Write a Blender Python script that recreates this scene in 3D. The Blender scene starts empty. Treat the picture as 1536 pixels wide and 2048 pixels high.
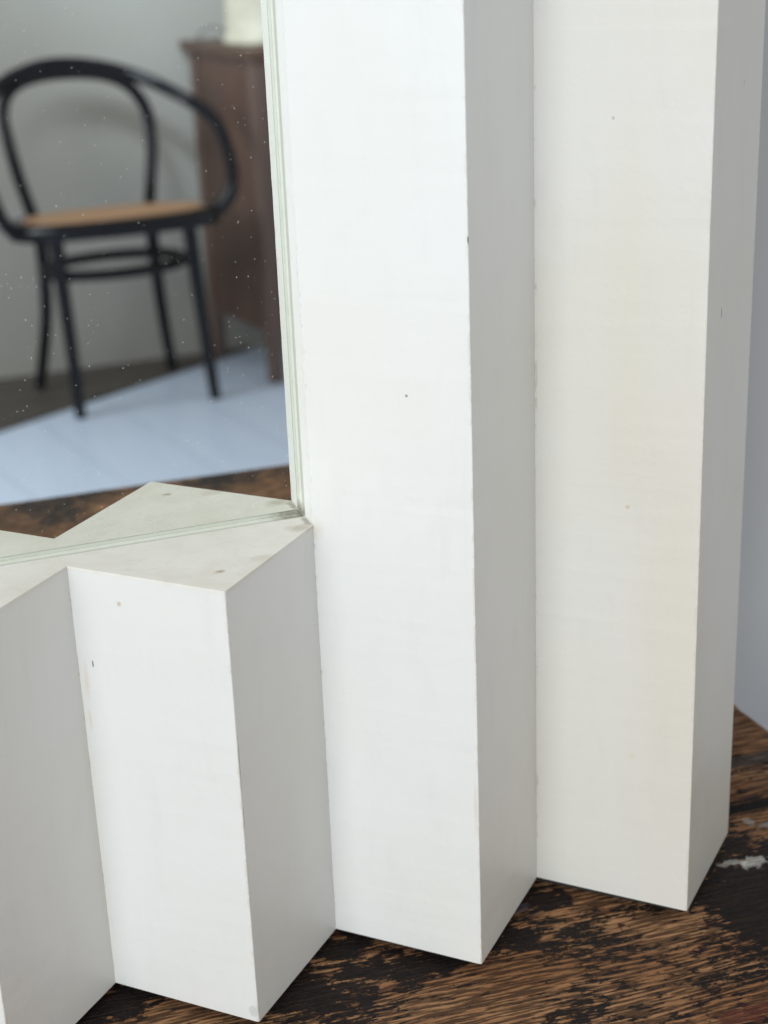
import bpy, bmesh, math, random
from mathutils import Vector, Matrix, noise as mnoise

S = bpy.context.scene
C = S.collection
random.seed(4)

# ------------------------------------------------------------------ camera
P = 0.07                       # pitch of the pleats (m)
cam = bpy.data.cameras.new('camera')
cam_o = bpy.data.objects.new('camera', cam)
C.objects.link(cam_o)
R = Vector((0.940484, -0.337771, -0.037422))
U = Vector((0.155598, 0.330096, 0.931035))
F = Vector((0.302123, 0.881446, -0.363006))
m = Matrix.Identity(4)
for i in range(3):
    m[i][0] = R[i]; m[i][1] = U[i]; m[i][2] = -F[i]
m.translation = Vector((-0.05058962, -0.414501, 0.30786486))
cam_o.matrix_world = m
cam.sensor_fit = 'HORIZONTAL'
cam.sensor_width = 24.0
cam.lens = 3265.1 / 1536 * 24.0
cam.clip_start = 0.02
cam.clip_end = 60
cam.dof.use_dof = True
cam.dof.focus_distance = 0.455
cam.dof.aperture_fstop = 13
cam.dof.aperture_blades = 7
S.camera = cam_o

# ------------------------------------------------------------------ world, lamps, exposure
W = bpy.data.worlds.new('World'); S.world = W
W.use_nodes = True
bg = W.node_tree.nodes['Background']
bg.inputs['Color'].default_value = (1.0, 0.985, 0.955, 1)
bg.inputs['Strength'].default_value = 0.62

def area(name, loc, target, sx, sy, power, col):
    l = bpy.data.lights.new(name, 'AREA'); l.shape = 'RECTANGLE'
    l.size = sx; l.size_y = sy; l.energy = power; l.color = col
    o = bpy.data.objects.new(name, l); C.objects.link(o)
    o.location = loc
    o.rotation_euler = (Vector(target) - Vector(loc)).to_track_quat('-Z', 'Y').to_euler()
    return o

area('window_light', (-2.2, -2.55, 0.85), (0.1, -0.05, 0.12), 1.7, 1.9, 62, (0.93, 0.98, 1.0))
area('room_window_light', (-1.7, -2.2, 0.9), (0.9, -3.3, -0.5), 1.6, 1.4, 46, (0.80, 0.90, 1.0))
sp = bpy.data.lights.new('wall_pool_spot', 'SPOT')  # added spot, no lamp hangs here; throws a light pool on the room wall
sp.energy = 190; sp.color = (0.74, 0.88, 1.0); sp.spot_size = math.radians(40); sp.spot_blend = 0.55; sp.shadow_soft_size = 0.26
spo = bpy.data.objects.new('wall_pool_spot', sp); C.objects.link(spo)
spo.location = (0.1, -1.9, 1.25)
spo.rotation_euler = (Vector((1.15, -3.65, 0.25)) - Vector(spo.location)).to_track_quat('-Z', 'Y').to_euler()

S.view_settings.view_transform = 'Standard'
S.view_settings.look = 'None'
S.view_settings.exposure = 0
S.view_settings.gamma = 1
S.view_settings.use_curve_mapping = False
S.cycles.max_bounces = 10
S.cycles.diffuse_bounces = 6
S.cycles.glossy_bounces = 6
S.cycles.caustics_reflective = True
S.cycles.use_denoising = True

# ------------------------------------------------------------------ node helpers
def new_mat(name):
    mt = bpy.data.materials.new(name); mt.use_nodes = True
    nt = mt.node_tree
    return mt, nt, nt.nodes['Principled BSDF']

def N(nt, t, **kw):
    n = nt.nodes.new(t)
    for k, v in kw.items():
        if k.startswith('i_'):
            key = k[2:]
            n.inputs[int(key) if key.isdigit() else key.replace('_', ' ')].default_value = v
        else:
            setattr(n, k, v)
    return n

def L(nt, a, b): nt.links.new(a, b)

def math_n(nt, op, a, b=None, c=None, clamp=False):
    n = nt.nodes.new('ShaderNodeMath'); n.operation = op; n.use_clamp = clamp
    for i, v in enumerate((a, b, c)):
        if v is None: continue
        if isinstance(v, (int, float)): n.inputs[i].default_value = v
        else: nt.links.new(v, n.inputs[i])
    return n.outputs[0]

def mixc(nt, fac, a, b):
    n = nt.nodes.new('ShaderNodeMix'); n.data_type = 'RGBA'
    if isinstance(fac, (int, float)): n.inputs[0].default_value = fac
    else: nt.links.new(fac, n.inputs[0])
    for s, v in ((6, a), (7, b)):
        if isinstance(v, tuple): n.inputs[s].default_value = (*v[:3], 1)
        else: nt.links.new(v, n.inputs[s])
    return n.outputs[2]

def ramp(nt, v, lo, hi):
    n = nt.nodes.new('ShaderNodeMapRange'); n.interpolation_type = 'SMOOTHSTEP'
    nt.links.new(v, n.inputs[0])
    n.inputs[1].default_value = lo; n.inputs[2].default_value = hi
    return n.outputs[0]

def coords(nt, scale=(1, 1, 1), loc=(0, 0, 0), rot=(0, 0, 0)):
    g = nt.nodes.new('ShaderNodeNewGeometry')
    mp = nt.nodes.new('ShaderNodeMapping')
    nt.links.new(g.outputs['Position'], mp.inputs[0])
    mp.inputs['Scale'].default_value = scale
    mp.inputs['Location'].default_value = loc
    mp.inputs['Rotation'].default_value = rot
    return mp.outputs[0]

def noise_t(nt, vec, scale, detail=4, rough=0.5, dist=0.0):
    n = nt.nodes.new('ShaderNodeTexNoise'); nt.links.new(vec, n.inputs['Vector'])
    n.inputs['Scale'].default_value = scale; n.inputs['Detail'].default_value = detail
    n.inputs['Roughness'].default_value = rough; n.inputs['Distortion'].default_value = dist
    return n.outputs['Fac']

def spot_mask(nt, c, r, soft=0.5, wob=0.35, wscale=900):
    """1 inside an ellipsoid round point c (m), ragged rim."""
    g = nt.nodes.new('ShaderNodeNewGeometry')
    sub = N(nt, 'ShaderNodeVectorMath', operation='SUBTRACT'); L(nt, g.outputs['Position'], sub.inputs[0])
    sub.inputs[1].default_value = c
    dv = N(nt, 'ShaderNodeVectorMath', operation='DIVIDE'); L(nt, sub.outputs[0], dv.inputs[0])
    dv.inputs[1].default_value = r
    ln = N(nt, 'ShaderNodeVectorMath', operation='LENGTH'); L(nt, dv.outputs[0], ln.inputs[0])
    nz = noise_t(nt, g.outputs['Position'], wscale, 3)
    d = math_n(nt, 'MULTIPLY_ADD', math_n(nt, 'SUBTRACT', nz, 0.5), wob * 2, ln.outputs['Value'])
    return math_n(nt, 'SUBTRACT', 1.0, ramp(nt, d, 1 - soft, 1 + soft * 0.2))

# ------------------------------------------------------------------ materials
def white_lacquer(name, base=(0.80, 0.80, 0.785), spots=(), warm=None, specks=0.75):
    mt, nt, b = new_mat(name)
    v = coords(nt)
    cloud = noise_t(nt, v, 14, 5, 0.55)
    col = mixc(nt, ramp(nt, cloud, 0.35, 0.75), base, tuple(a * k for a, k in zip(base, (0.975, 0.965, 0.93))))
    sc = noise_t(nt, coords(nt, (1, 1, 0.25)), 120, 4, 0.6)
    col = mixc(nt, math_n(nt, 'MULTIPLY', ramp(nt, sc, 0.50, 0.75), 0.45), col, tuple(a * .93 for a in base))
    if warm:
        for c, r, amt, wc in warm:
            w = spot_mask(nt, c, r, 0.95, 0.35, 28)
            col = mixc(nt, math_n(nt, 'MULTIPLY', w, amt), col, wc)
    # wear along the folds, dirt caught in the valleys
    sx = nt.nodes.new('ShaderNodeSeparateXYZ'); L(nt, v, sx.inputs[0])
    u = math_n(nt, 'FRACT', math_n(nt, 'MULTIPLY_ADD', sx.outputs['X'], 1 / P, 4.0))
    rd = math_n(nt, 'ABSOLUTE', math_n(nt, 'SUBTRACT', u, .503))
    vd = math_n(nt, 'SUBTRACT', 0.5, math_n(nt, 'ABSOLUTE', math_n(nt, 'SUBTRACT', u, .5)))
    en = noise_t(nt, coords(nt, (1, 1, .5)), 700, 5, 0.7)
    en2 = noise_t(nt, coords(nt, (1, 1, 1), (3, 1, 2)), 45, 3, 0.6)
    ew = math_n(nt, 'MULTIPLY', math_n(nt, 'SUBTRACT', 1.0, ramp(nt, rd, .003, .010)), ramp(nt, math_n(nt, 'MULTIPLY_ADD', en2, .6, en), .80, .92))
    col = mixc(nt, math_n(nt, 'MULTIPLY', ew, .45), col, (0.62, 0.56, 0.45))
    vw = math_n(nt, 'MULTIPLY', math_n(nt, 'SUBTRACT', 1.0, ramp(nt, vd, .002, .007)), ramp(nt, math_n(nt, 'MULTIPLY_ADD', en2, .6, en), .84, .98))
    vw = math_n(nt, 'MULTIPLY', vw, math_n(nt, 'LESS_THAN', sx.outputs['Y'], .0016))
    col = mixc(nt, math_n(nt, 'MULTIPLY', vw, .4), col, (0.42, 0.38, 0.30))
    # sparse tiny specks of dirt
    vo = nt.nodes.new('ShaderNodeTexVoronoi'); vo.inputs['Scale'].default_value = 75
    L(nt, v, vo.inputs['Vector'])
    sep = nt.nodes.new('ShaderNodeSeparateColor'); L(nt, vo.outputs['Color'], sep.inputs[0])
    sel = math_n(nt, 'GREATER_THAN', sep.outputs[0], specks)
    rad = math_n(nt, 'MULTIPLY_ADD', sep.outputs[1], 0.022, 0.010)
    dot = math_n(nt, 'MULTIPLY', math_n(nt, 'LESS_THAN', vo.outputs['Distance'], rad), sel)
    col = mixc(nt, math_n(nt, 'MULTIPLY', dot, math_n(nt, 'MULTIPLY', sep.outputs[2], 0.4)), col, (0.30, 0.25, 0.18))
    for c, r, colr, amt, *rest in spots:
        w = spot_mask(nt, c, r, rest[0] if rest else 0.4, 0.3)
        col = mixc(nt, math_n(nt, 'MULTIPLY', w, amt), col, colr)
    L(nt, col, b.inputs['Base Color'])
    rg = noise_t(nt, v, 40, 4)
    L(nt, math_n(nt, 'MULTIPLY_ADD', rg, 0.2, 0.34), b.inputs['Roughness'])
    b.inputs['Specular IOR Level'].default_value = 0.35
    bp = N(nt, 'ShaderNodeBump', i_Strength=0.16, i_Distance=0.0005)
    L(nt, math_n(nt, 'ADD', noise_t(nt, v, 500, 3), noise_t(nt, v, 90, 2)), bp.inputs['Height'])
    L(nt, bp.outputs[0], b.inputs['Normal'])
    return mt

def shelf_mat():
    mt, nt, b = new_mat('aged_white_board')
    v = coords(nt)
    n1 = noise_t(nt, v, 60, 6, 0.65)
    n2 = noise_t(nt, coords(nt, (0.6, 1, 1), rot=(0, 0, 0.5)), 260, 5, 0.7)
    col = mixc(nt, ramp(nt, n1, 0.3, 0.75), (0.84, 0.825, 0.775), (0.76, 0.725, 0.65))
    col = mixc(nt, math_n(nt, 'MULTIPLY', ramp(nt, n2, 0.55, 0.8), 0.45), col, (0.60, 0.585, 0.55))
    for c, r, cc, a, sf in (((.0372, -.0215, .1368), (.0018, .0014, .004), (.34, .24, .15), .75, .8),
                        ((.0660, -.0005, .1368), (.0045, .0035, .004), (.50, .45, .36), .7, .9),
                        ((.0692, .0035, .1368), (.0014, .005, .004), (.30, .26, .20), .75, .9),
                        ((.0500, -.0170, .1368), (.006, .003, .004), (.60, .55, .46), .5, .9)):
        col = mixc(nt, math_n(nt, 'MULTIPLY', spot_mask(nt, c, r, sf, 0.5, 500), a), col, cc)
    L(nt, col, b.inputs['Base Color']); b.inputs['Roughness'].default_value = 0.75
    bp = N(nt, 'ShaderNodeBump', i_Strength=0.3, i_Distance=0.0006)
    L(nt, n2, bp.inputs['Height']); L(nt, bp.outputs[0], b.inputs['Normal'])
    return mt

def glass_edge_mat():
    mt, nt, b = new_mat('green_glass_edge')
    v = coords(nt)
    n = noise_t(nt, v, 130, 5, 0.7)
    col = mixc(nt, ramp(nt, n, 0.35, 0.8), (0.84, 0.86, 0.78), (0.77, 0.79, 0.70))
    sx = nt.nodes.new('ShaderNodeSeparateXYZ'); L(nt, v, sx.inputs[0])
    ln = math_n(nt, 'SUBTRACT', 1.0, ramp(nt, sx.outputs['Y'], .0076, .0086))
    col = mixc(nt, math_n(nt, 'MULTIPLY', ln, .7), col, (.40, .42, .35))
    # grime gathered in the bottom corner
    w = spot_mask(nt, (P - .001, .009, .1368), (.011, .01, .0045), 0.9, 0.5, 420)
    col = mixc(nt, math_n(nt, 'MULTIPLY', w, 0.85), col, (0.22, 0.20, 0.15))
    L(nt, col, b.inputs['Base Color']); b.inputs['Roughness'].default_value = 0.25
    return mt

def mirror_mat():
    mt, nt, b = new_mat('dusty_mirror')
    nt.nodes.remove(b)
    out = nt.nodes['Material Output']
    gl = N(nt, 'ShaderNodeBsdfGlossy'); gl.inputs['Roughness'].default_value = 0.0
    gl.inputs['Color'].default_value = (0.88, 0.905, 0.868, 1)
    df = N(nt, 'ShaderNodeBsdfDiffuse'); df.inputs['Color'].default_value = (0.85, 0.84, 0.80, 1)
    # density of dust varies over the glass
    v = coords(nt)
    dens = noise_t(nt, v, 22, 4, 0.6)
    tot = None
    for scale, stretch, rot, thr, rmin, rmax, amp in ((620, (1, 1, 1), 0, .43, .10, .21, .24), (330, (1, 1, .6), .5, .57, .06, .125, .30),
                                          (190, (1, 1, .35), .3, .68, .035, .062, .42), (110, (1, 1, .8), 0, .85, .03, .05, .8)):
        vo = nt.nodes.new('ShaderNodeTexVoronoi'); vo.inputs['Scale'].default_value = scale
        wn = nt.nodes.new('ShaderNodeTexNoise'); wn.inputs['Scale'].default_value = 2200; wn.inputs['Detail'].default_value = 2; L(nt, v, wn.inputs['Vector'])
        off = N(nt, 'ShaderNodeVectorMath', operation='MULTIPLY_ADD'); L(nt, wn.outputs['Color'], off.inputs[0])
        off.inputs[1].default_value = (.00035, .00035, .00035); L(nt, coords(nt, stretch, rot=(0, rot, 0)), off.inputs[2])
        L(nt, off.outputs[0], vo.inputs['Vector'])
        sep = nt.nodes.new('ShaderNodeSeparateColor'); L(nt, vo.outputs['Color'], sep.inputs[0])
        sel = math_n(nt, 'GREATER_THAN', math_n(nt, 'MULTIPLY_ADD', math_n(nt, 'SUBTRACT', dens, .5), 1.6, sep.outputs[0]), thr)
        rad = math_n(nt, 'MULTIPLY_ADD', sep.outputs[1], rmax - rmin, rmin)
        q = math_n(nt, 'SUBTRACT', 1.0, math_n(nt, 'DIVIDE', vo.outputs['Distance'], rad), clamp=True)
        q = ramp(nt, q, 0.0, 0.6)
        q = math_n(nt, 'MULTIPLY', math_n(nt, 'MULTIPLY', q, sel), math_n(nt, 'MULTIPLY_ADD', sep.outputs[2], amp, amp * .3))
        tot = q if tot is None else math_n(nt, 'MAXIMUM', tot, q)
    film = math_n(nt, 'MULTIPLY_ADD', dens, 0.012, 0.001)
    fac = math_n(nt, 'ADD', tot, film, clamp=True)
    mx = nt.nodes.new('ShaderNodeMixShader'); L(nt, fac, mx.inputs[0])
    L(nt, gl.outputs[0], mx.inputs[1]); L(nt, df.outputs[0], mx.inputs[2])
    L(nt, mx.outputs[0], out.inputs['Surface'])
    return mt

def wood_mat():
    mt, nt, b = new_mat('worn_stained_timber')
    g = nt.nodes.new('ShaderNodeNewGeometry')
    # slow wander of the grain
    wv = noise_t(nt, coords(nt, (1, 1, 1)), 9, 3, 0.5)
    sx = nt.nodes.new('ShaderNodeSeparateXYZ'); L(nt, g.outputs['Position'], sx.inputs[0])
    y = math_n(nt, 'MULTIPLY_ADD', math_n(nt, 'SUBTRACT', wv, .5), 0.006, sx.outputs['Y'])
    y = math_n(nt, 'MULTIPLY_ADD', sx.outputs['X'], 0.07, y)
    def gv(kx, ky, off=0.0):
        c = nt.nodes.new('ShaderNodeCombineXYZ')
        L(nt, math_n(nt, 'MULTIPLY_ADD', sx.outputs['X'], kx, off), c.inputs[0])
        L(nt, math_n(nt, 'MULTIPLY', y, ky), c.inputs[1])
        return c.outputs[0]
    band = noise_t(nt, gv(75, 900), 1.0, 4, 0.6)            # growth rings
    fine = noise_t(nt, gv(170, 2100, 3), 1.0, 3, 0.6)         # fibres
    tone = noise_t(nt, gv(14, 45, 7), 1.0, 4, 0.6)
    ring = ramp(nt, band, 0.44, 0.58)
    col = mixc(nt, ramp(nt, tone, 0.35, 0.65), (0.44, 0.235, 0.115), (0.310, 0.146, 0.064))
    col = mixc(nt, math_n(nt, 'MULTIPLY', ring, 0.88), col, (0.060, 0.029, 0.017))
    col = mixc(nt, math_n(nt, 'MULTIPLY', ramp(nt, fine, 0.50, 0.75), 0.35), col, (0.060, 0.028, 0.016))
    # dark old varnish left in ragged patches, caught in the soft grain
    p1 = noise_t(nt, gv(150, 320, 11), 1.0, 10, 0.75, 0.1)
    p2 = noise_t(nt, gv(18, 26, 1.7), 1.0, 3, 0.5)
    crumbs = noise_t(nt, gv(600, 800, 5), 1.0, 4, 0.6)
    s = math_n(nt, 'MULTIPLY_ADD', math_n(nt, 'SUBTRACT', p2, .5), 0.75, p1)
    s = math_n(nt, 'MULTIPLY_ADD', math_n(nt, 'SUBTRACT', band, .5), 0.30, s)
    s = math_n(nt, 'MULTIPLY_ADD', math_n(nt, 'SUBTRACT', crumbs, .5), 0.12, s)
    # more varnish toward the far right corner, as it survives there
    far = spot_mask(nt, (.215, -.035, 0), (.060, .050, .1), 0.9, 0.4, 25)
    s = math_n(nt, 'MULTIPLY_ADD', far, 0.14, s)
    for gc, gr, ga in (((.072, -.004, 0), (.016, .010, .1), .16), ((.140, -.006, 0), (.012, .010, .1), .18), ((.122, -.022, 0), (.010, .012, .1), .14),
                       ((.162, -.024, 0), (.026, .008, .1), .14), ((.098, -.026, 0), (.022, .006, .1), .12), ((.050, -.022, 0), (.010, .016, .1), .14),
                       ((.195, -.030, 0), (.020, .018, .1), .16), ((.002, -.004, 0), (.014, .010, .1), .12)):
        s = math_n(nt, 'MULTIPLY_ADD', spot_mask(nt, gc, gr, 0.9, 0.5, 160), ga, s)  # darker round the frame foot: painted shade mixed with grime
    s = math_n(nt, 'MULTIPLY_ADD', spot_mask(nt, (.255, .068, 0), (.03, .02, .1), 0.9, 0.4, 60), -0.25, s)
    stain_shade = ramp(nt, s, 0.535, 0.560)
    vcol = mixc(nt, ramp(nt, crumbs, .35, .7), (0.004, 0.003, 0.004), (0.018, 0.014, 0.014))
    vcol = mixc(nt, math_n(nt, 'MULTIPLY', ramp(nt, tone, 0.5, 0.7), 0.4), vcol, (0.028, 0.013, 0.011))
    col = mixc(nt, math_n(nt, 'MULTIPLY', stain_shade, 0.95), col, vcol)
    # board joint, greyed dirt, pale paint splashes
    jm = math_n(nt, 'ABSOLUTE', math_n(nt, 'ADD', math_n(nt, 'MULTIPLY_ADD', math_n(nt, 'SUBTRACT', crumbs, .5), .004, y), -0.032))
    j = math_n(nt, 'SUBTRACT', 1.0, ramp(nt, jm, 0.0015, 0.0045))
    col = mixc(nt, j, col, (0.006, 0.005, 0.005))
    for c, r, cc, a, wb, ws in (((.2115, -.0145, 0), (.0060, .0035, .05), (.62, .60, .55), .92, .9, 420),
                        ((.2040, -.0120, 0), (.0045, .0016, .05), (.50, .49, .46), .85, .9, 500),
                        ((.2235, .0075, 0), (.0020, .0030, .05), (.40, .38, .34), .8, .6, 500),
                        ((.2310, .0030, 0), (.0060, .0030, .05), (.33, .31, .28), .75, .9, 350),
                        ((.2110, .0160, 0), (.0050, .0016, .05), (.40, .42, .44), .7, .9, 450),
                        ((.2470, .0440, 0), (.0200, .0040, .05), (.075, .075, .075), .8, .9, 300),
                        ((.1690, -.0810, 0), (.0110, .0040, .05), (.16, .045, .03), .75, .9, 240),
                        ((.0300, -.1000, 0), (.0120, .0040, .05), (.13, .05, .035), .5, .9, 240),
                        ((.1290, -.0080, 0), (.0040, .0030, .05), (.11, .10, .14), .7, .6, 350)):
        col = mixc(nt, math_n(nt, 'MULTIPLY', spot_mask(nt, c, r, .35, wb, ws), a), col, cc)
    L(nt, col, b.inputs['Base Color'])
    rg = math_n(nt, 'MULTIPLY_ADD', stain_shade, -0.10, 0.62)
    L(nt, rg, b.inputs['Roughness'])
    b.inputs['Specular IOR Level'].default_value = 0.18
    h = math_n(nt, 'MULTIPLY_ADD', ring, -0.6, math_n(nt, 'MULTIPLY', fine, -0.35))
    h = math_n(nt, 'MULTIPLY_ADD', stain_shade, 0.35, h)
    h = math_n(nt, 'MULTIPLY_ADD', crumbs, 0.3, h)
    h = math_n(nt, 'MULTIPLY_ADD', j, -2.0, h)
    bp = N(nt, 'ShaderNodeBump', i_Strength=1.0, i_Distance=0.0013)
    L(nt, h, bp.inputs['Height']); L(nt, bp.outputs[0], b.inputs['Normal'])
    return mt

def simple(name, col, rough, col2=None, scale=6, bump=0, metal=0.0, stretch=(1, 1, 1)):
    mt, nt, b = new_mat(name)
    v = coords(nt, stretch)
    n = noise_t(nt, v, scale, 5, 0.6)
    L(nt, mixc(nt, ramp(nt, n, .3, .7), col, col2 or tuple(c * .88 for c in col)), b.inputs['Base Color'])
    b.inputs['Roughness'].default_value = rough; b.inputs['Metallic'].default_value = metal
    if bump:
        bp = N(nt, 'ShaderNodeBump', i_Strength=0.4, i_Distance=bump)
        L(nt, noise_t(nt, v, scale * 8, 4), bp.inputs['Height']); L(nt, bp.outputs[0], b.inputs['Normal'])
    return mt

def floor_mat():
    mt, nt, b = new_mat('pale_blue_painted_boards')
    sx = nt.nodes.new('ShaderNodeSeparateXYZ')
    L(nt, coords(nt, rot=(0, 0, math.radians(12))), sx.inputs[0])
    fr = math_n(nt, 'FRACT', math_n(nt, 'MULTIPLY', sx.outputs['X'], 1 / 0.19))
    seam = math_n(nt, 'LESS_THAN', math_n(nt, 'ABSOLUTE', math_n(nt, 'SUBTRACT', fr, 0.5)), 0.018)
    n = noise_t(nt, coords(nt, (3, .6, 1)), 6, 5)
    col = mixc(nt, n, (0.52, 0.615, 0.78), (0.62, 0.70, 0.85))
    col = mixc(nt, math_n(nt, 'MULTIPLY', seam, .35), col, (0.30, 0.37, 0.48))
    L(nt, col, b.inputs['Base Color']); b.inputs['Roughness'].default_value = 0.32
    return mt

# spots: (centre, radii, colour, amount, softness) on the white faces
def fp(k, t, z, side=0):
    """point on pleat k: side 0 = wide left face (t from valley to ridge), 1 = right face (ridge to valley)."""
    v0 = Vector((k * P, 0, z)); r = Vector(((k + .503) * P, -.49 * P, z)); v1 = Vector(((k + 1) * P, 0, z))
    return tuple(v0.lerp(r, t) if side == 0 else r.lerp(v1, t))

M_low = white_lacquer('white_lacquer_low', spots=[
    (fp(0, .045, .102), (.0010, .0014, .0075), (.74, .64, .50), .6, .9), (fp(0, .04, .090), (.0006, .0010, .0040), (.74, .62, .46), .6, .9),
    (fp(0, .10, .108), (.00022, .00022, .0013), (.05, .04, .03), .95, .3),
    (fp(0, .32, .1278), (.0008, .0008, .0008), (.55, .42, .28), .7, .6),
    (fp(0, .012, .086, 1), (.00022, .00022, .012), (.16, .14, .12), .7, .8),
    (fp(0, .012, .068, 1), (.0002, .0002, .005), (.25, .22, .18), .6, .8),
    (fp(0, .97, .0035), (.0020, .0016, .0022), (.60, .60, .60), .8, .4),
], warm=[(fp(0, .0, .05), (.004, .004, .08), .25, (.78, .74, .66))])
M_mid = white_lacquer('white_lacquer_mid', spots=[
    (fp(1, 1.0, .2210), (.0004, .0003, .0012), (.06, .05, .05), .9, .4),
    (fp(1, .62, .178), (.0005, .0005, .0005), (.25, .2, .15), .8, .5),
    (fp(1, .98, .055), (.0006, .0006, .010), (.74, .66, .55), .7, .7),
    (fp(1, .02, .136), (.003, .003, .004), (.72, .68, .58), .6, .9),
])
M_right = white_lacquer('white_lacquer_yellowed', base=(0.72, 0.697, 0.648), spots=[
    (fp(2, .56, .134), (.0009, .0009, .0009), (.58, .48, .34), .7, .6),
    (fp(2, .44, .245), (.0006, .0006, .0007), (.35, .3, .25), .7, .5),
    (fp(2, .62, .052), (.0016, .0016, .0016), (.66, .58, .44), .5, .9),
    (fp(2, .60, .251, 1), (.0003, .0003, .0018), (.08, .07, .06), .85, .4),
    (fp(2, .3, .19, 1), (.0004, .0004, .0020), (.10, .09, .08), .85, .4),
], warm=[(fp(2, .85, .10), (.016, .016, .11), .55, (.70, .64, .53)), (fp(2, .55, .20), (.010, .010, .05), .5, (.70, .66, .55)),
         (fp(2, .55, .155), (.010, .010, .03), .4, (.70, .65, .53))])
M_shelf = shelf_mat(); M_gedge = glass_edge_mat(); M_mirror = mirror_mat(); M_wood = wood_mat()
M_dark = simple('shade_dark_board', (.02, .017, .015), .8)  # near-black so the gap under the frame looks shaded
M_wall = simple('grey_plaster', (.60, .60, .595), .9, (.575, .58, .575), 5, .0006)
M_rwall = simple('room_grey_plaster', (.37, .355, .325), .9, (.345, .33, .305), 3, .0006)
M_floor = floor_mat()
M_brown = simple('dark_brown_floor', (.075, .062, .050), .6, (.055, .045, .038), 8, 0, 0, (.3, 2, 1))
M_black = simple('black_lacquered_beech', (.002, .0025, .006), .14)
M_black.node_tree.nodes['Principled BSDF'].inputs['Specular IOR Level'].default_value = 0.26
M_cane = simple('woven_cane', (.50, .29, .16), .6, (.42, .24, .13), 60)
M_cab = simple('reddish_brown_veneer', (.098, .050, .034), .38, (.064, .033, .024), 9, 0, 0, (1, 1, .18))
M_cabpost = simple('brown_corner_post', (.12, .075, .060), .4)
M_cream = simple('cream_glaze', (.50, .46, .37), .6, (.40, .36, .28), 14, .002)
M_iron = simple('dark_iron', (.03, .03, .035), .5)

# ------------------------------------------------------------------ mesh helpers
def link(name, bm, mat, parent=None, smooth=False):
    me = bpy.data.meshes.new(name); bmesh.ops.recalc_face_normals(bm, faces=bm.faces[:])
    bm.to_mesh(me); bm.free()
    if smooth:
        for p in me.polygons: p.use_smooth = True
    o = bpy.data.objects.new(name, me); me.materials.append(mat); C.objects.link(o)
    if parent: o.parent = parent
    return o

def empty(name, loc=(0, 0, 0)):
    o = bpy.data.objects.new(name, None); C.objects.link(o); o.location = loc
    return o

def drop(o):
    for v in o.data.vertices:
        if v.co.z > -.5: v.co.z -= GAP
    return o

def attach(o, parent):
    """parent without moving (parents are only translated)."""
    o.parent = parent
    o.matrix_parent_inverse = Matrix.Translation(parent.location).inverted()
    return o

def box(bm, a, b):
    vs = [bm.verts.new((x, y, z)) for x in (a[0], b[0]) for y in (a[1], b[1]) for z in (a[2], b[2])]
    for f in ((0, 1, 3, 2), (4, 6, 7, 5), (0, 4, 5, 1), (2, 3, 7, 6), (0, 2, 6, 4), (1, 5, 7, 3)):
        bm.faces.new([vs[i] for i in f])

def prism(bm, poly, z0, z1):
    lo = [bm.verts.new((x, y, z0)) for x, y in poly]; hi = [bm.verts.new((x, y, z1)) for x, y in poly]
    n = len(poly); bm.faces.new(lo[::-1]); bm.faces.new(hi)
    for i in range(n): bm.faces.new((lo[i], lo[(i + 1) % n], hi[(i + 1) % n], hi[i]))

def spline(pts, n=8, closed=False):
    pts = [Vector(p) for p in pts]; out = []
    m_ = len(pts); segs = m_ if closed else m_ - 1
    for i in range(segs):
        g = (lambda k: pts[k % m_]) if closed else (lambda k: pts[min(max(k, 0), m_ - 1)])
        p0, p1, p2, p3 = g(i - 1), g(i), g(i + 1), g(i + 2)
        for j in range(n):
            t = j / n
            out.append(.5 * ((2 * p1) + (-p0 + p2) * t + (2 * p0 - 5 * p1 + 4 * p2 - p3) * t * t + (-p0 + 3 * p1 - 3 * p2 + p3) * t ** 3))
    if not closed: out.append(pts[-1])
    return out

def tube(bm, path, r0, r1=None, seg=12, closed=False):
    r1 = r0 if r1 is None else r1
    n = len(path); rings = []
    nrm = None
    for i, p in enumerate(path):
        a = path[(i - 1) % n] if closed or i > 0 else p
        c = path[(i + 1) % n] if closed or i < n - 1 else p
        t = (c - a).normalized()
        if nrm is None:
            nrm = t.orthogonal().normalized()
        nrm = (nrm - t * nrm.dot(t)).normalized()
        bn = t.cross(nrm); r = r0 + (r1 - r0) * i / (n - 1)
        rings.append([bm.verts.new(p + (nrm * math.cos(2 * math.pi * k / seg) + bn * math.sin(2 * math.pi * k / seg)) * r) for k in range(seg)])
    for i in range(n if closed else n - 1):
        A, B = rings[i], rings[(i + 1) % n]
        for k in range(seg):
            bm.faces.new((A[k], A[(k + 1) % seg], B[(k + 1) % seg], B[k]))
    if not closed:
        bm.faces.new(rings[0][::-1]); bm.faces.new(rings[-1])

# ------------------------------------------------------------------ the surface and walls
Z0 = -0.85                                        # floor level under the table top
def struct(name, bm, mat):
    o = link(name, bm, mat); o['kind'] = 'structure'; return o

bm = bmesh.new()
box(bm, (-3.0, -3.66, Z0 - .05), (3.2, .16, Z0)); struct('floor', bm, M_floor)
bm = bmesh.new()      # dark brown strip of floor along the wall
prism(bm, [(-1.6, -2.14), (.281, -3.227), (.754, -3.505), (.985, -3.640), (.985, -3.656), (-1.6, -3.656)], Z0 + .001, Z0 + .005)
struct('dark_floor_strip', bm, M_brown)
bm = bmesh.new(); box(bm, (-3.0, .16, Z0 - .05), (3.2, .22, 1.6)); struct('wall', bm, M_wall)
bm = bmesh.new(); box(bm, (-3.0, -3.72, Z0 - .05), (3.2, -3.66, 1.6)); struct('room_wall', bm, M_rwall)

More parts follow.
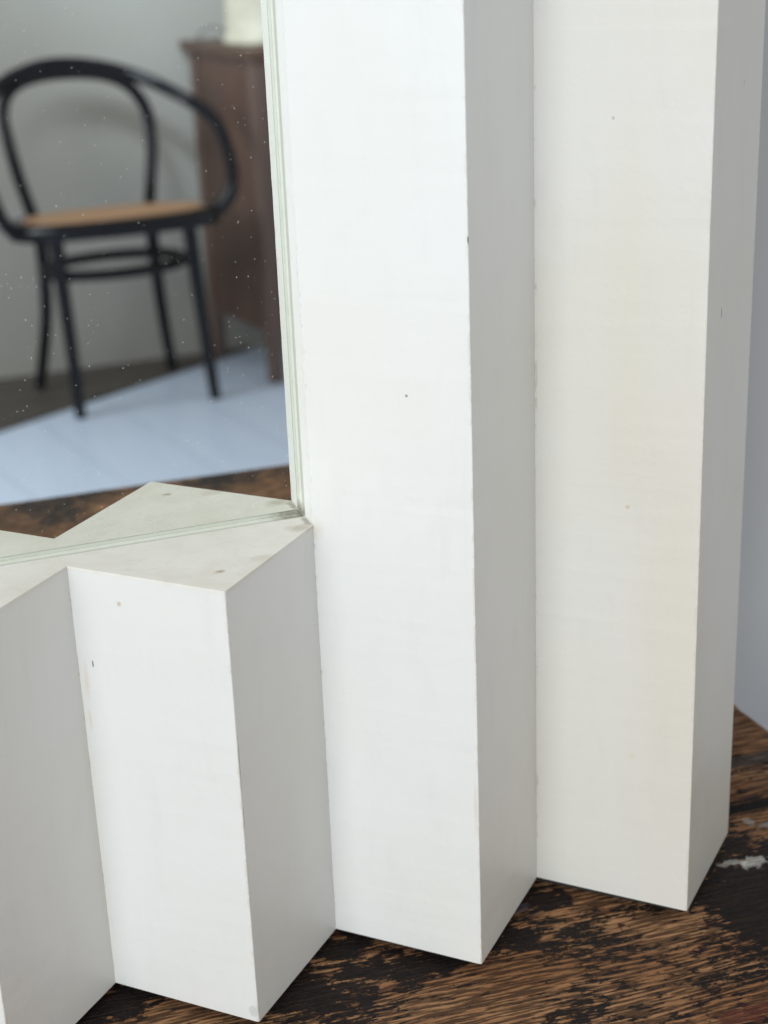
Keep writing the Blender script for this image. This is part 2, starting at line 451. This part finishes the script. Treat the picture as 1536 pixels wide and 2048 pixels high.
# ------------------------------------------------------------------ timber table
GAP = .0030
TX0, TX1, TY0, TY1 = -.42, .2648, -.411, .115
def TYF(x): return -.4226 + (x - .0223) * .0346
tb = empty('timber_table', (-.08, -.148, Z0))

tb['label'] = 'old timber table with worn dark stained top under the white pleated mirror'
tb['category'] = 'table'
bm = bmesh.new()
# top: one sheet with ragged far right end
ny, nx = 90, 110
grid = []
for i in range(nx + 1):
    row = []
    for jy in range(ny + 1):
        x = TX0 + (TX1 - TX0) * i / nx; y0 = TYF(x) + .0006 * mnoise.noise((x * 60, 4, 0)); yy = y0 + (TY1 - y0) * jy / ny
        z = 0.0
        if i == nx: x += .0010 * mnoise.noise((yy * 130, 3, 0)) + .0016 * mnoise.noise((yy * 45, 9, 0)); z = -.0010
        if i == nx - 1: x = TX1 - .0022 + .0006 * mnoise.noise((yy * 130, 3, 0))
        if jy in (0, ny): z = -.001
        z += .0003 * mnoise.noise((x * 14, yy * 60, 0)) - .0003
        row.append(bm.verts.new((x, yy, z)))
    grid.append(row)
for i in range(nx):
    for jy in range(ny):
        bm.faces.new((grid[i][jy], grid[i + 1][jy], grid[i + 1][jy + 1], grid[i][jy + 1]))
rim = [grid[i][0] for i in range(nx + 1)] + [grid[nx][j] for j in range(1, ny + 1)] + [grid[i][ny] for i in range(nx - 1, -1, -1)] + [grid[0][j] for j in range(ny - 1, 0, -1)]
low = [bm.verts.new((v.co.x, v.co.y, -.028)) for v in rim]
for i in range(len(rim)):
    k = (i + 1) % len(rim); bm.faces.new((rim[i], low[i], low[k], rim[k]))
bm.faces.new(low)
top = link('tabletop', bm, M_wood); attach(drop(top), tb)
for ya in (TY0 + .03, TY1 - .05):
    bm = bmesh.new(); box(bm, (TX0 + .04, ya, -.12), (TX1 - .04, ya + .02, -.0285)); attach(drop(link('apron', bm, M_wood)), tb)
for x in (TX0 + .05, TX1 - .05):
    for yy in (TY0 + .075, TY1 - .075):
        bm = bmesh.new(); box(bm, (x - .022, yy - .0225, Z0 + .001), (x + .022, yy + .0225, -.0285))
        attach(drop(link('leg', bm, M_wood)), tb)

# ------------------------------------------------------------------ the pleated mirror
H = 1.954 * P                                     # shelf height
YM, YS = .107 * P, .151 * P                       # glass front, silvering
mr = empty('pleated_mirror', (.07, 0, 0))
mr['label'] = 'white lacquered mirror with zigzag pleated frame standing on the worn table'
mr['category'] = 'mirror'

def pleat(k, z0, z1, mat, yb, sp=0.0):
    """one folded column: wide left face, chamfered ridge, right face; the ridge wavers slightly along its height."""
    bm = bmesh.new()
    n = max(8, int((z1 - z0) / .003)); rings = []
    for i in range(n + 1):
        z = z0 + (z1 - z0) * i / n
        w = .00010 * mnoise.noise((k * 7.1, 0, z * 160)) + .00008 * mnoise.noise((k * 3.3, 5, z * 520))
        bow = .0003 * mnoise.noise((k * 2.3, 2, z * 6))
        ch = .00028 + .00012 * mnoise.noise((k * 5., 8, z * 240))
        if i in (0, n): ch += .00035
        rx, ry = (k + .503) * P + bow, -.49 * P + w
        x0 = k * P - (.0002 if k == 2 else 0); x1 = (k + (1.008 if k == 2 else 1)) * P - (.0002 if k == 1 else 0)
        q0 = .0012 if k == 2 else 0; q1 = .0012 if k == 1 else 0
        d0 = Vector((x0 - rx, q0 - ry)).normalized() * ch; d1 = Vector((x1 - rx, q1 - ry)).normalized() * ch
        e0 = Vector((x0, 0)) + Vector((.00010 * mnoise.noise((k, 1, z * 400)), 0))
        ring = [(x0, yb), (e0.x, q0), (rx + d0.x, ry + d0.y), (rx + (d0.x + d1.x) * .3, ry + (d0.y + d1.y) * .3), (rx + d1.x, ry + d1.y), (x1, q1), (x1, yb)]
        rings.append([bm.verts.new((a, b, z)) for a, b in ring])
    for i in range(n):
        A, B = rings[i], rings[i + 1]
        for q in range(7):
            bm.faces.new((A[q], A[(q + 1) % 7], B[(q + 1) % 7], B[q]))
    bm.faces.new(rings[0][::-1]); bm.faces.new(rings[-1])
    return attach(link('pleat', bm, mat), mr)

for k in (-3, -2, -1, 0):
    pleat(k, 0, H - .0009, M_low, YM)
for k, mt in ((1, M_mid), (2, M_right)):
    pleat(k, 0, .62, mt, .030)

# shelf sheet capping the low pleats
bm = bmesh.new(); poly = []
for k in (-3, -2, -1, 0):
    poly += [(k * P, -.0002), ((k + .503) * P - .0002, -.49 * P - .00025), ((k + .503) * P + .0002, -.49 * P - .00025)]
poly += [(P - .00005, -.0002), (P - .00005, YS), (-3 * P, YS)]
prism(bm, poly, H - .0008, H)
attach(link('shelf', bm, M_shelf), mr)

# silvered glass; a thin green edge of the glass shows round it
mx0, mx1, mz1 = -3 * P, P, .60
bm = bmesh.new()
vs = [bm.verts.new(c) for c in ((mx0, YS, H), (mx1, YS, H), (mx1, YS, mz1), (mx0, YS, mz1))]
box(bm, (mx0, YS, H - .003), (mx1 - .0002, YS + .003, mz1)) 
bmesh.ops.delete(bm, geom=vs, context='VERTS')
gls = attach(link('mirror_glass', bm, M_mirror), mr)
bm = bmesh.new()
box(bm, (mx1 - .00045, YM, H + .0004), (mx1 - .00005 + .00015, YS - .0001, mz1))
box(bm, (mx0, YM, H - .0002), (mx1 - .0005, YS - .0001, H + .00012))
e = link('glass_edge', bm, M_gedge); e.parent = gls
# recessed base board, near-black to paint in shade under the frame; backing
bm = bmesh.new(); poly = []; q = .0032
for k in (-3, -2, -1, 0, 1, 2):
    poly += [(k * P, q * 1.4), ((k + .503) * P, -.49 * P + q * 1.4)]
poly += [(3.008 * P - q * 1.4, q * 1.4), (3.008 * P - q * 1.4, .028), (-3 * P, .028)]
prism(bm, poly, .0001 - GAP, -.0001); attach(link('base_board', bm, M_dark), mr)
bm = bmesh.new(); box(bm, (-3 * P, YS + .0035, 0), (P - .001, .030, .60)); attach(link('back_board', bm, M_dark), mr)

# ------------------------------------------------------------------ bentwood armchair (seen in the mirror)
ch = empty('bentwood_armchair', (.61, -3.36, Z0))
ch['label'] = 'black bentwood armchair with cane seat, standing on pale blue floor in the reflection'
ch['category'] = 'chair'
def cpart(name, bm, mat, smooth=True): return attach(link(name, bm, mat, smooth=smooth), ch)
SZ = -.372
hoop = [(.372, -3.22, -.405), (.338, -3.20, -.355), (.322, -3.24, -.270), (.330, -3.34, -.190), (.385, -3.45, -.115), (.490, -3.505, -.076), (.600, -3.51, -.076),
        (.715, -3.485, -.106), (.815, -3.42, -.159), (.862, -3.33, -.203), (.873, -3.25, -.275), (.860, -3.20, -.345), (.826, -3.215, -.392)]
bm = bmesh.new(); tube(bm, spline(hoop, 8), .0156); cpart('arm_hoop', bm, M_black)
inner = [(.436, -3.41, -.405), (.415, -3.43, -.310), (.402, -3.455, -.215), (.403, -3.47, -.160), (.432, -3.485, -.116), (.502, -3.493, -.094), (.620, -3.493, -.097),
         (.695, -3.48, -.126), (.733, -3.463, -.185), (.735, -3.445, -.260), (.722, -3.425, -.340), (.712, -3.42, -.405)]
bm = bmesh.new(); tube(bm, spline(inner, 8), .0145); cpart('back_loop', bm, M_black)
TW, TD = .238, .160
def sz(y, d=0): return SZ + d + .085 * (y + 3.12)
def seat_outline(k, n=48, cx=.600, cy=-3.275):
    out = []
    for i in range(n):
        a = 2 * math.pi * i / n
        x = TW * k * math.copysign(abs(math.cos(a)) ** .85, math.cos(a)); y = TD * k * math.copysign(abs(math.sin(a)) ** .85, math.sin(a))
        out.append((cx + x * (1 + .05 * math.sin(a)), cy + y))
    return out
bm = bmesh.new()
o_, i_ = seat_outline(1), seat_outline(.86)
rings = [[bm.verts.new((x, y, sz(y, z))) for x, y in pl] for pl, z in ((o_, -.038), (seat_outline(1.02), -.020), (o_, 0), (i_, 0), (i_, -.038))]
for a in range(5):
    A, B = rings[a], rings[(a + 1) % 5]
    for q in range(48): bm.faces.new((A[q], A[(q + 1) % 48], B[(q + 1) % 48], B[q]))
seat = cpart('seat_ring', bm, M_black)
bm = bmesh.new(); prism(bm, seat_outline(.858), -.006, .003)
for v in bm.verts: v.co.z = sz(v.co.y, v.co.z)
cpart('cane_seat', bm, M_cane, False)
legs = [[(.456, -3.235, -.40), (.462, -3.24, -.55), (.468, -3.247, -.70), (.473, -3.255, Z0)],
        [(.762, -3.235, -.40), (.772, -3.24, -.55), (.785, -3.250, -.70), (.799, -3.258, Z0)],
        [(.445, -3.41, -.40), (.448, -3.42, -.50), (.444, -3.45, -.65), (.418, -3.527, Z0)],
        [(.712, -3.42, -.40), (.715, -3.43, -.50), (.727, -3.46, -.65), (.759, -3.545, Z0)]]
for lg in legs:
    bm = bmesh.new(); tube(bm, spline(lg, 6), .0170, .0135); cpart('leg', bm, M_black)
bm = bmesh.new()
ring = [Vector((.600 + .168 * math.cos(a * math.pi / 20), -3.335 + .105 * math.sin(a * math.pi / 20), -.515)) for a in range(40)]
tube(bm, ring, .0130, closed=True); cpart('stretcher_ring', bm, M_black)

# ------------------------------------------------------------------ brown cabinet beside it
A = Vector((.885, -3.63)); B = Vector((.957, -3.30)); n_ = Vector((.977, -.213))
cb = empty('brown_cabinet', (1.15, -3.5, Z0))
cb['label'] = 'tall reddish brown wooden cabinet on short legs beside the chair in the reflection'
cb['category'] = 'cabinet'
def cabp(name, bm, mat): return attach(link(name, bm, mat), cb)
wdt = .42
def quad(off, w0, w1, t0=0.0, t1=1.0):
    d = (B - A)
    p = [A + d * t0 + n_ * w0, A + d * t1 + n_ * w0, A + d * t1 + n_ * w1, A + d * t0 + n_ * w1]
    return [(q.x, q.y) for q in p]
bm = bmesh.new(); prism(bm, quad(0, .004, wdt - .004, .02, .985), Z0 + .13, -.070); cabp('body', bm, M_cab)
bm = bmesh.new(); prism(bm, quad(0, -.018, wdt + .018, -.04, 1.05), -.0695, -.050); cabp('top_board', bm, M_cab)
for t0, t1 in ((0, .09), (.91, 1.0)):
    for w0, w1 in ((0, .03), (wdt - .03, wdt)):
        bm = bmesh.new(); prism(bm, quad(0, w0, w1, t0, t1), Z0 + .0055, -.0705); cabp('leg', bm, M_cabpost)

# cream pot and wire hoop on the cabinet
def lathe(bm, prof, cx, cy, seg=40, rip=0):
    rings = []
    for r, z in prof:
        rings.append([bm.verts.new((cx + (r + rip * math.sin(a * 5 * 2 * math.pi / seg + z * 30)) * math.cos(2 * math.pi * a / seg), cy + (r + rip * math.sin(a * 5 * 2 * math.pi / seg + z * 30)) * math.sin(2 * math.pi * a / seg), z)) for a in range(seg)])
    for i in range(len(rings) - 1):
        for q in range(seg): bm.faces.new((rings[i][q], rings[i][(q + 1) % seg], rings[i + 1][(q + 1) % seg], rings[i + 1][q]))
    bm.faces.new(rings[0][::-1])
bm = bmesh.new()
lathe(bm, [(.098, -.0498), (.105, -.046), (.104, -.034), (.096, -.026), (.096, .02), (.094, .10), (.085, .19), (.072, .24), (.066, .24), (.078, .19), (.086, .10), (.088, .0)], 1.035, -3.45, rip=.0015)
o = link('cream_pot', bm, M_cream, smooth=True)
o['label'] = 'cream pot with a thick foot standing on top of the brown cabinet'; o['category'] = 'pot'
bm = bmesh.new()
tube(bm, spline([(.892, -3.54, -.046), (.893, -3.54, -.030), (.908, -3.53, -.018), (.930, -3.52, -.016), (.950, -3.51, -.026), (.955, -3.51, -.046)], 6), .0022, seg=8)
o = link('wire_hoop', bm, M_iron, smooth=True)
o['label'] = 'thin dark wire hoop at the left edge of the cabinet top'; o['category'] = 'wire hoop'
